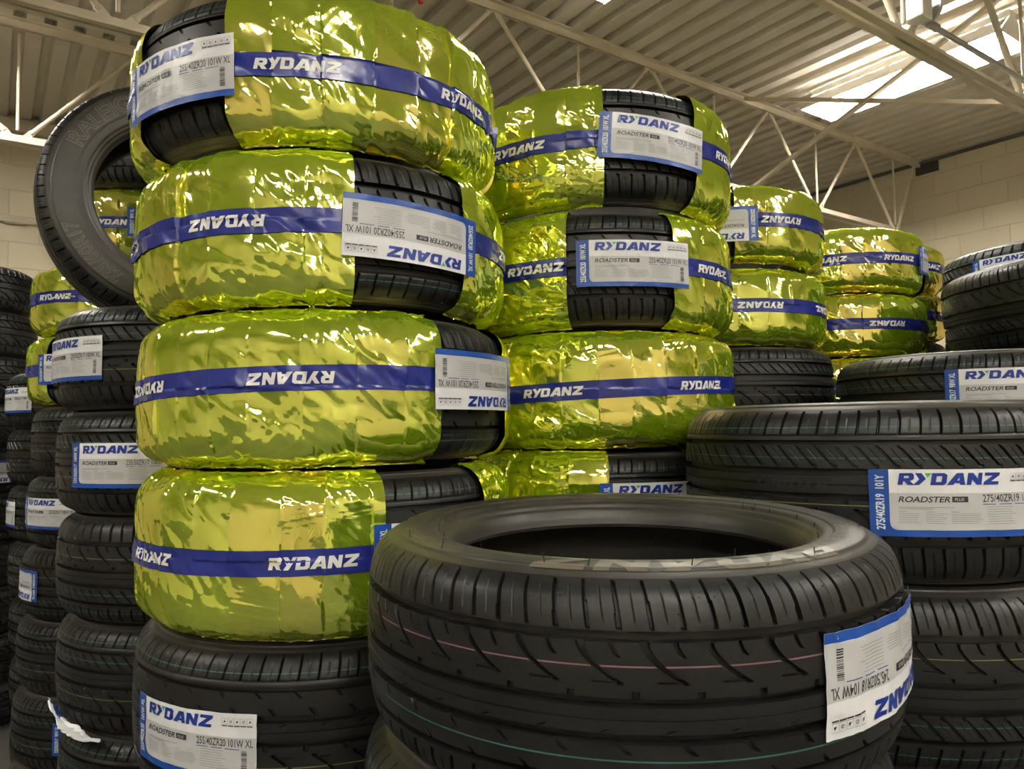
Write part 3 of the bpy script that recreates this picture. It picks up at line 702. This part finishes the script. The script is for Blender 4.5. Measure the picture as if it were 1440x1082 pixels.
# raised lettering on the foreground tire's upper (local lower) sidewall
_, _, cs = casing(FR, .244, FB, 72, 24, .0019, ((.30, TEAL), (.655, PINK)), 1)
fv = empty('lettering_frame', Matrix()); bpy.data.objects.remove(fv)
def flip_text(o):
    o.data.transform(Matrix.Rotation(PI, 4, 'X')); return o
to = math.atan2(-FY, -FX)
inv = FM.inverted()
for ang in (16, 196):
    v, f, mm = flat(brand_polys(-.17, 0, .34, .028, 0), .005, .006, -.2, .2, 0, .03)
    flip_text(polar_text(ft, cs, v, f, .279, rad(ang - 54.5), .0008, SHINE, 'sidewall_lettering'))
for s_, ang, r0, hh in (('TUBELESS  RADIAL', 112, .284, .012), ('245/50ZR18  104W', 62, .270, .018), ('EXTRA LOAD', -62, .284, .012), ('MAX LOAD 900 KG', 150, .270, .008)):
    v, f, mm = text_flat(s_, hh, 1.0, .01, 0, True); v, f, mm = cut_np(v, f, mm, .006, 0)
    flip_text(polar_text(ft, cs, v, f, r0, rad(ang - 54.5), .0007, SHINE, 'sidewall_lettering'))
rd = random.Random(4); m = MB()
for i in range(46):
    a = rd.uniform(0, 2 * PI); r0 = rd.choice((.2525, .300, .2525)); z = -float(np.interp(r0, cs[:, 0], cs[:, 1])); p = Vector((r0 * math.cos(a), r0 * math.sin(a), z + .001))
    m.tube(p, p + Vector((rd.uniform(-.002, .002), rd.uniform(-.002, .002), -rd.uniform(.006, .012))), .0006, 5)
for i in range(40):
    a = rd.uniform(0, 2 * PI); p = Vector(((FR - .014) * math.cos(a), (FR - .014) * math.sin(a), -.097)); e = Vector((math.cos(a), math.sin(a), -.6)).normalized(); m.tube(p, p + e * .004, .0006, 5)
tag(m.build('rubber_nub', RUB, ft), kind='stuff')

# ---- right black stack (275) ----
R1X, R1Y, R1 = .698, 1.485, .347
rz = [.033, -.260, -.550, -.830]
g = 'tires of the right black stack'
black_tire(pose(R1X, R1Y, zm(rz[0], rz[1]), 22, False), R1, .291, .2413, 'wide black tire behind the foreground tire at right, large blue-edged label facing forward', g, spp=18, step=.002,
           lines=((.13, TEAL), (.305, TEAL), (.565, YELL)), lab=dict(L275, seed=20, dz=-.012, amp=.0015))
black_tire(pose(R1X + .006, R1Y, zm(rz[1], rz[2]), 190, True), R1, .287, .2413, 'black tire at lower right beneath the wide labelled one, zigzag grooves in view', g, spp=18, step=.002, lines=((.13, TEAL), (.305, TEAL), (.66, YELL)))
black_tire(pose(R1X, R1Y, zm(rz[2], rz[3]), 100, False), R1, .279, .2413, 'black tire cut off at the bottom right corner, lowest shown of its stack', g)
m1 = bpy.data.objects
# moulded word on the centre rib of the 275 tyre
def rib_word(parent, R, ang, u_z, flip=True, size=(.13, .015)):
    v, f, mm = flat(brand_polys(-size[0] / 2, -size[1] / 2, size[0], size[1], 0), .005, .006, -.1, .1, -.01, .01); v = v.copy(); f = f.copy()
    if flip: v[:, :2] *= -1
    th = v[:, 0] / R + rad(ang); r = R + .0006
    link('rib_lettering', np_mesh('rib_lettering', np.stack([r * np.cos(th), r * np.sin(th), v[:, 1] + u_z], -1), f, [mat('dark_moulded_rubber', (.012, .012, .012), .3)], smooth=False), parent)
rt = [o for o in bpy.data.objects if o.get('label', '').startswith('wide black tire behind')][0]
rib_word(rt, R1, -42, .011)

# ---- third stack (wrapped, background) ----
CX, CY, RC = .699, 2.452, .315
cz = [.715, .462, .223] + [.223 - .2276 * i for i in range(1, 8)]
g = 'tires of the third stack'
RCB = .2159
wrapped_tire(pose(CX, CY, zm(cz[0], cz[1]), -4, True), RC, .232, RCB, 'gold-wrapped tire topping the third stack from the left, upside-down label half hidden', 31, dict(L225, seed=21, fine=False, dz=.012), [-(34 + 4), -(-60)], g, spp=8, n=460, woff=6)
wrapped_tire(pose(CX, CY, zm(cz[1], cz[2]), 150, True), RC, .227, RCB, 'gold-wrapped tire second in the third stack, upside-down band word, above a black tire', 32, None, [-(20 - 150), -(70 - 150)], g, spp=8, n=460)
black_tire(pose(CX + .012, CY, zm(cz[2], cz[3]), 60, False), RC + .006, .227, RCB, 'black tire beneath the two gold-wrapped tires of the third stack', g, spp=10)
for i in range(3, 9):
    black_tire(pose(CX, CY, zm(cz[i], cz[i + 1]), 40 * i), RC, .227, RCB, 'black tire low in the third stack, hidden behind nearer tires', 'hidden tires low in the third stack', spp=8, step=.005)
# ---- fourth stack ----
DX, DY = 1.285, 2.931
dz_ = [.704, .462, .230] + [.230 - .2286 * i for i in range(1, 8)]
g = 'tires of the fourth stack'
wrapped_tire(pose(DX, DY, zm(dz_[0], dz_[1]), 84, False), RC, .231, RCB, 'gold-wrapped tire topping the fourth stack, blue label strip at its right edge', 41, dict(L225, seed=22, fine=False, dz=.0), [-5 - 84, 43 - 84], g, spp=8, n=460, half=12)
wrapped_tire(pose(DX, DY, zm(dz_[1], dz_[2]), 180, True), RC, .222, RCB, 'gold-wrapped tire second in the fourth stack, directly behind the black tire tops', 42, None, [-(32 - 180)], g, spp=8, n=460)
wrapped_tire(pose(DX - .01, DY, zm(dz_[2], dz_[3]), 180, False), RC, .219, RCB, 'gold-wrapped tire third in the fourth stack, only a sliver showing above the black tires', 43, None, [-28 - 180], g, spp=8, n=460)
for i in range(3, 9):
    black_tire(pose(DX, DY, zm(dz_[i], dz_[i + 1]), 40 * i), RC, .227, RCB, 'black tire low in the fourth stack, hidden behind nearer tires', 'hidden tires low in the fourth stack', spp=8, step=.005)
# ---- fifth stack ----
EX, EY = 1.667, 3.470
ez = [.775 - .2145 * i for i in range(0, 11)]
g = 'tires of the fifth stack'
for i, (nm, lg, fl) in enumerate((('gold-wrapped tire topping the farthest stack at right, beside the block wall', (53 - 180,), False), ('gold-wrapped tire second in the farthest right stack, squeezed between stacks', (), False))):
    wrapped_tire(pose(EX, EY, zm(ez[i], ez[i + 1]), 180, fl), RC, .204, RCB, nm, 51 + i, None, lg, g, spp=8, n=460)
for i in range(2, 10):
    black_tire(pose(EX, EY, zm(ez[i], ez[i + 1]), 40 * i), RC, .211, RCB, 'black tire low in the fifth stack, hidden behind nearer tires', 'hidden tires low in the fifth stack', spp=8, step=.005)
# ---- black stacks at right rear ----
R2X, R2Y = 1.180, 1.945; r2 = [.161 - .2552 * i for i in range(0, 7)]
g = 'tires of the right rear black stack'
black_tire(pose(R2X, R2Y, zm(r2[0], r2[1]), 17, False), .31, .254, .2032, 'black tire with label at right edge, just above the wide labelled tire', g, lab=dict(L225, seed=23, dz=.030, amp=.001))
for i in range(1, 6):
    black_tire(pose(R2X, R2Y, zm(r2[i], r2[i + 1]), 40 * i), .31, .254, .2032, 'black tire low in the right rear stack, hidden behind the wide labelled tire', 'hidden tires low in the right rear stack', spp=8, step=.005)
R3X, R3Y = 1.707, 2.344; r3 = [.205 - .2625 * i for i in range(0, 7)]
g = 'tires at the right edge behind the front stacks'
for i in range(0, 6):
    black_tire(pose(R3X, R3Y, zm(r3[i], r3[i + 1]), 40 * i), .325, .26, .2159, 'black tire directly under the tilted one at the right edge' if i == 0 else 'black tire low under the tilted one at right, hidden behind nearer tires', g if i == 0 else 'hidden tires under the tilted one', spp=10, step=.003)
tl = black_tire(pose(R3X + .03, R3Y, .364, 40, True, (0, -6.5)), .325, .26, .2159, 'tilted black tire at the right edge, sloping up to the right above the others', g, spp=14, lines=((.30, TEAL), (.13, TEAL)))
R4X, R4Y = 2.087, 2.933; r4 = [.672 - .2552 * i for i in range(0, 9)]
for i in range(0, 8):
    black_tire(pose(R4X, R4Y, zm(r4[i], r4[i + 1]), -14 if i == 0 else 40 * i, tilt=(0, -3) if i == 0 else (0, 0)), .325, .25, .2159, 'rear black tire with a thin white label peeking over the tilted tire' if i == 0 else 'black tire low in the farthest right black stack, hidden behind the tilted tire',
               g if i == 0 else 'hidden tires in the farthest right black stack', spp=8, step=.004, lab=dict(L225, seed=24, dz=.025, fine=False) if i == 0 else None)

# ---- left black stack behind the tall wrapped one ----
LX, LY, RL, RLB = -.857, 2.026, .3335, .2159
lz = [.298 - .2470 * i for i in range(0, 7)]
g = 'tires of the left black stack'
names = ['black tire with a label, directly under the upright tire at left', 'black tire with a label reading 235/50ZR17, half hidden by the gold-wrapped stack', 'plain black tire in the left stack, below the tire labelled 235/50ZR17',
         'plain black tire, fourth from top of the left stack', 'black tire with crumpled torn label, fifth from top of the left stack', 'lowest black tire of the left stack, below the torn label']
spec = [(-59, False, L235, 30), (-32, False, L235, 31), (120, True, None, 0), (150, False, None, 0), (110, False, None, 0), (60, True, None, 0)]
for i, (nm, (an, fl, lb, sd)) in enumerate(zip(names, spec)):
    lt = black_tire(pose(LX + (0, .010, .016, .020, .03, .03)[i], LY, zm(lz[i], lz[i + 1]), an, fl), RL, .246, RLB, nm, g, lab=dict(lb, seed=sd, amp=.0014, dz=-.004) if lb else None)
    if i == 4: torn = lt
# crumpled flap of the torn label, sticking out between the fourth and fifth tyre
n1, n2 = 34, 14; p0, p1 = Vector((-1.128, 1.845, -.645)), Vector((-.905, 1.665, -.672)); ax = p1 - p0; out = Vector((-.45, -.89, 0)); up = Vector((0, 0, 1))
inv = torn.matrix_world.inverted(); vs = []
for i in range(n1):
    for j in range(n2):
        x = i / (n1 - 1); y = j / (n2 - 1) - .5; wd_ = .038 * math.sin(PI * min(.97, .06 + x)) ** .8
        q = p0 + ax * x + up * (wd_ * y - .012 * math.sin(PI * x) + .006 * float(fac(np.array(x * 9), np.array(y * 4 + 3), 5))) + out * (.030 * float(fac(np.array(x * 7), np.array(y * 5 + 9), 8)) * math.sin(PI * x) + .012 * abs(y))
        vs.append((inv @ (q + Vector((0, 0, H))))[:])
me = np_mesh('torn_label_flap', vs, grid_faces(n1, n2, False), [PAPER, BLUE], [1 if (q % (n2 - 1)) > 9 and 20 < q < 200 else 0 for q in range((n1 - 1) * (n2 - 1))], smooth=False)
o = link('torn_label_flap', me, torn); tag(o, 'crumpled white paper flap folded outwards')

# ---- upright tire standing on the left stack ----
tocam = Vector((1.03, -2.2, 0)).normalized(); nrm = (Matrix.Rotation(rad(7), 3, 'Z') @ tocam); nrm = (nrm + Vector((0, 0, .07))).normalized()
xr = Vector((0, 0, 1)).cross(nrm).normalized(); yu = nrm.cross(xr)
UM = Matrix((xr, yu, nrm)).transposed().to_4x4(); UR, UW, UB = .357, .215, .2159
UM.translation = Vector((-1.000, 2.20, .312 + UR - .012 + H))
ut = black_tire(UM, UR, UW, UB, 'upright black tire leaning behind the tall stack, RALEIGH on its sidewall', None, spp=14, step=.002, lines=())
_, _, cs = casing(UR, UW, UB, 72, 14, .002, ())
def raised(s, h, sx, r0, th0, outline, name='sidewall_lettering'):
    v, f, mm = text_flat(s, h, sx, .0); v, f, mm = cut_np(v, f, mm, .008, .012)
    polar_text(ut, cs, v, f, r0, th0, .0012, SIDE2 if outline else PALE2, name)
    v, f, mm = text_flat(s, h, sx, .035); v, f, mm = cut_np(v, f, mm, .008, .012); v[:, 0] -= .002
    polar_text(ut, cs, v, f, r0, th0, .0006, PALE2 if outline else SIDE2, name)
SIDE2 = mat('matt_moulded_rubber', (.040, .036, .030), .5); PALE2 = mat('pale_moulded_rubber', (.14, .122, .095), .45)  # two letter rubbers, the second with a paler base colour
raised('RALEIGH', .046, 1.0, .272, rad(156), True)
raised('235/60R17', .036, .88, .277, rad(238), True)
raised('TUBELESS', .020, 1.0, .285, rad(20), False)

# ---- wrapped and black stack further left ----
HX, HY, RH = -1.445, 2.80, .31; RHB = .2032
hz = [1.085, .842, .580, .336, .090, -.150, -.392, -.632, -.876, -1.12, -1.37]
g = 'tires of the far left mixed stack'
black_tire(pose(HX + .10, HY, zm(hz[0], hz[1]), 30), RH, hz[0] - hz[1] - .001, RHB, 'black tire topping the mixed stack, seen through the hole of the upright tire', g, spp=10)
wrapped_tire(pose(HX + .07, HY, zm(hz[1], hz[2]), 12), RH, hz[1] - hz[2] - .010, RHB, 'gold-wrapped tire with label, seen through the hole of the upright tire', 61, dict(L225, seed=33, fine=False), [-32, -80], g, spp=8, n=460)
wrapped_tire(pose(HX, HY, zm(hz[2], hz[3]), 150), RH, hz[2] - hz[3] - .010, RHB, 'gold-wrapped tire peeking out left of the upright tire, blue band reading RYDANZ', 62, None, [-46 - 150, 20 - 150], g, spp=8, n=460)
wrapped_tire(pose(HX - .01, HY, zm(hz[3], hz[4]), -31), RH, hz[3] - hz[4] - .010, RHB, 'gold-wrapped tire lowest of the far left wrapped ones, above black tires', 63, dict(L225, seed=34, fine=False), [-60 + 31 - 30], g, spp=8, n=460)
hn = ['plain black tire just below the wrapped ones at far left', 'black tire with a crinkled upright label at far left', 'black tire with an upside-down blue-striped label at far left',
      'plain black tire below the upside-down label at far left', 'black tire showing only a blue label strip, beside the torn flap at far left', 'black tire at the bottom left corner, lowest of the far left mixed stack']
hs = [(100, 0, None), (-52, 0, 1), (-76, 1, 1), (90, 0, None), (-9, 0, 1), (100, 1, None)]
for i, (nm, (an, fl, lb)) in enumerate(zip(hn, hs)):
    k = i + 4
    black_tire(pose(HX - .012 * (i - .5) + .004, HY, zm(hz[k], hz[k + 1]), an, bool(fl)), RH, hz[k] - hz[k + 1] - .001, RHB, nm, g, spp=10, step=.003, lab=dict(L225, seed=35 + i, fine=False, amp=.003) if lb else None)
# ---- black stack behind it ----
GX, GY = -1.862, 3.312; gz = [.249 - .2313 * i for i in range(0, 8)]
gn = ['topmost black tire with a small label, far left behind the mixed stack', 'second black tire down, far left behind the mixed stack', 'third black tire down with a narrow label, far left behind the mixed stack', 'fourth black tire down, far left behind the mixed stack',
      'fifth black tire down, far left behind the mixed stack', 'sixth black tire down, far left behind the mixed stack', 'seventh black tire down, far left behind the mixed stack']
for i, nm in enumerate(gn):
    black_tire(pose(GX + .008 * i, GY, zm(gz[i], gz[i + 1]), {0: -65, 2: -84}.get(i, 50 * i)), .32, .230, .2159, nm, 'tires of the stack behind the mixed one', spp=8, step=.004, lab=dict(L225, seed=36 + i, fine=False, amp=.0015) if i in (0, 2) else None)
# ---- farthest black stack at the left edge ----
ZX, ZY = -2.691, 3.607; zz_ = [.796 - .2166 * i for i in range(0, 11)]
od = ['topmost', 'second', 'third', 'fourth', 'fifth', 'sixth', 'seventh', 'eighth', 'ninth', 'lowest']
for i in range(10):
    black_tire(pose(ZX + .01 * (i % 3 - 1), ZY, zm(zz_[i], zz_[i + 1]), 22 if i == 4 else 70 * i, i == 4), .33, .2156, .2159, od[i] + (' black tire at the left edge, against the block wall' if i != 4 else ' black tire at the left edge, with the corner of a blue and white label'), 'tires of the stack at the left edge', spp=8, step=.004, lines=(), lab=dict(L225, seed=40, fine=False) if i == 4 else None)
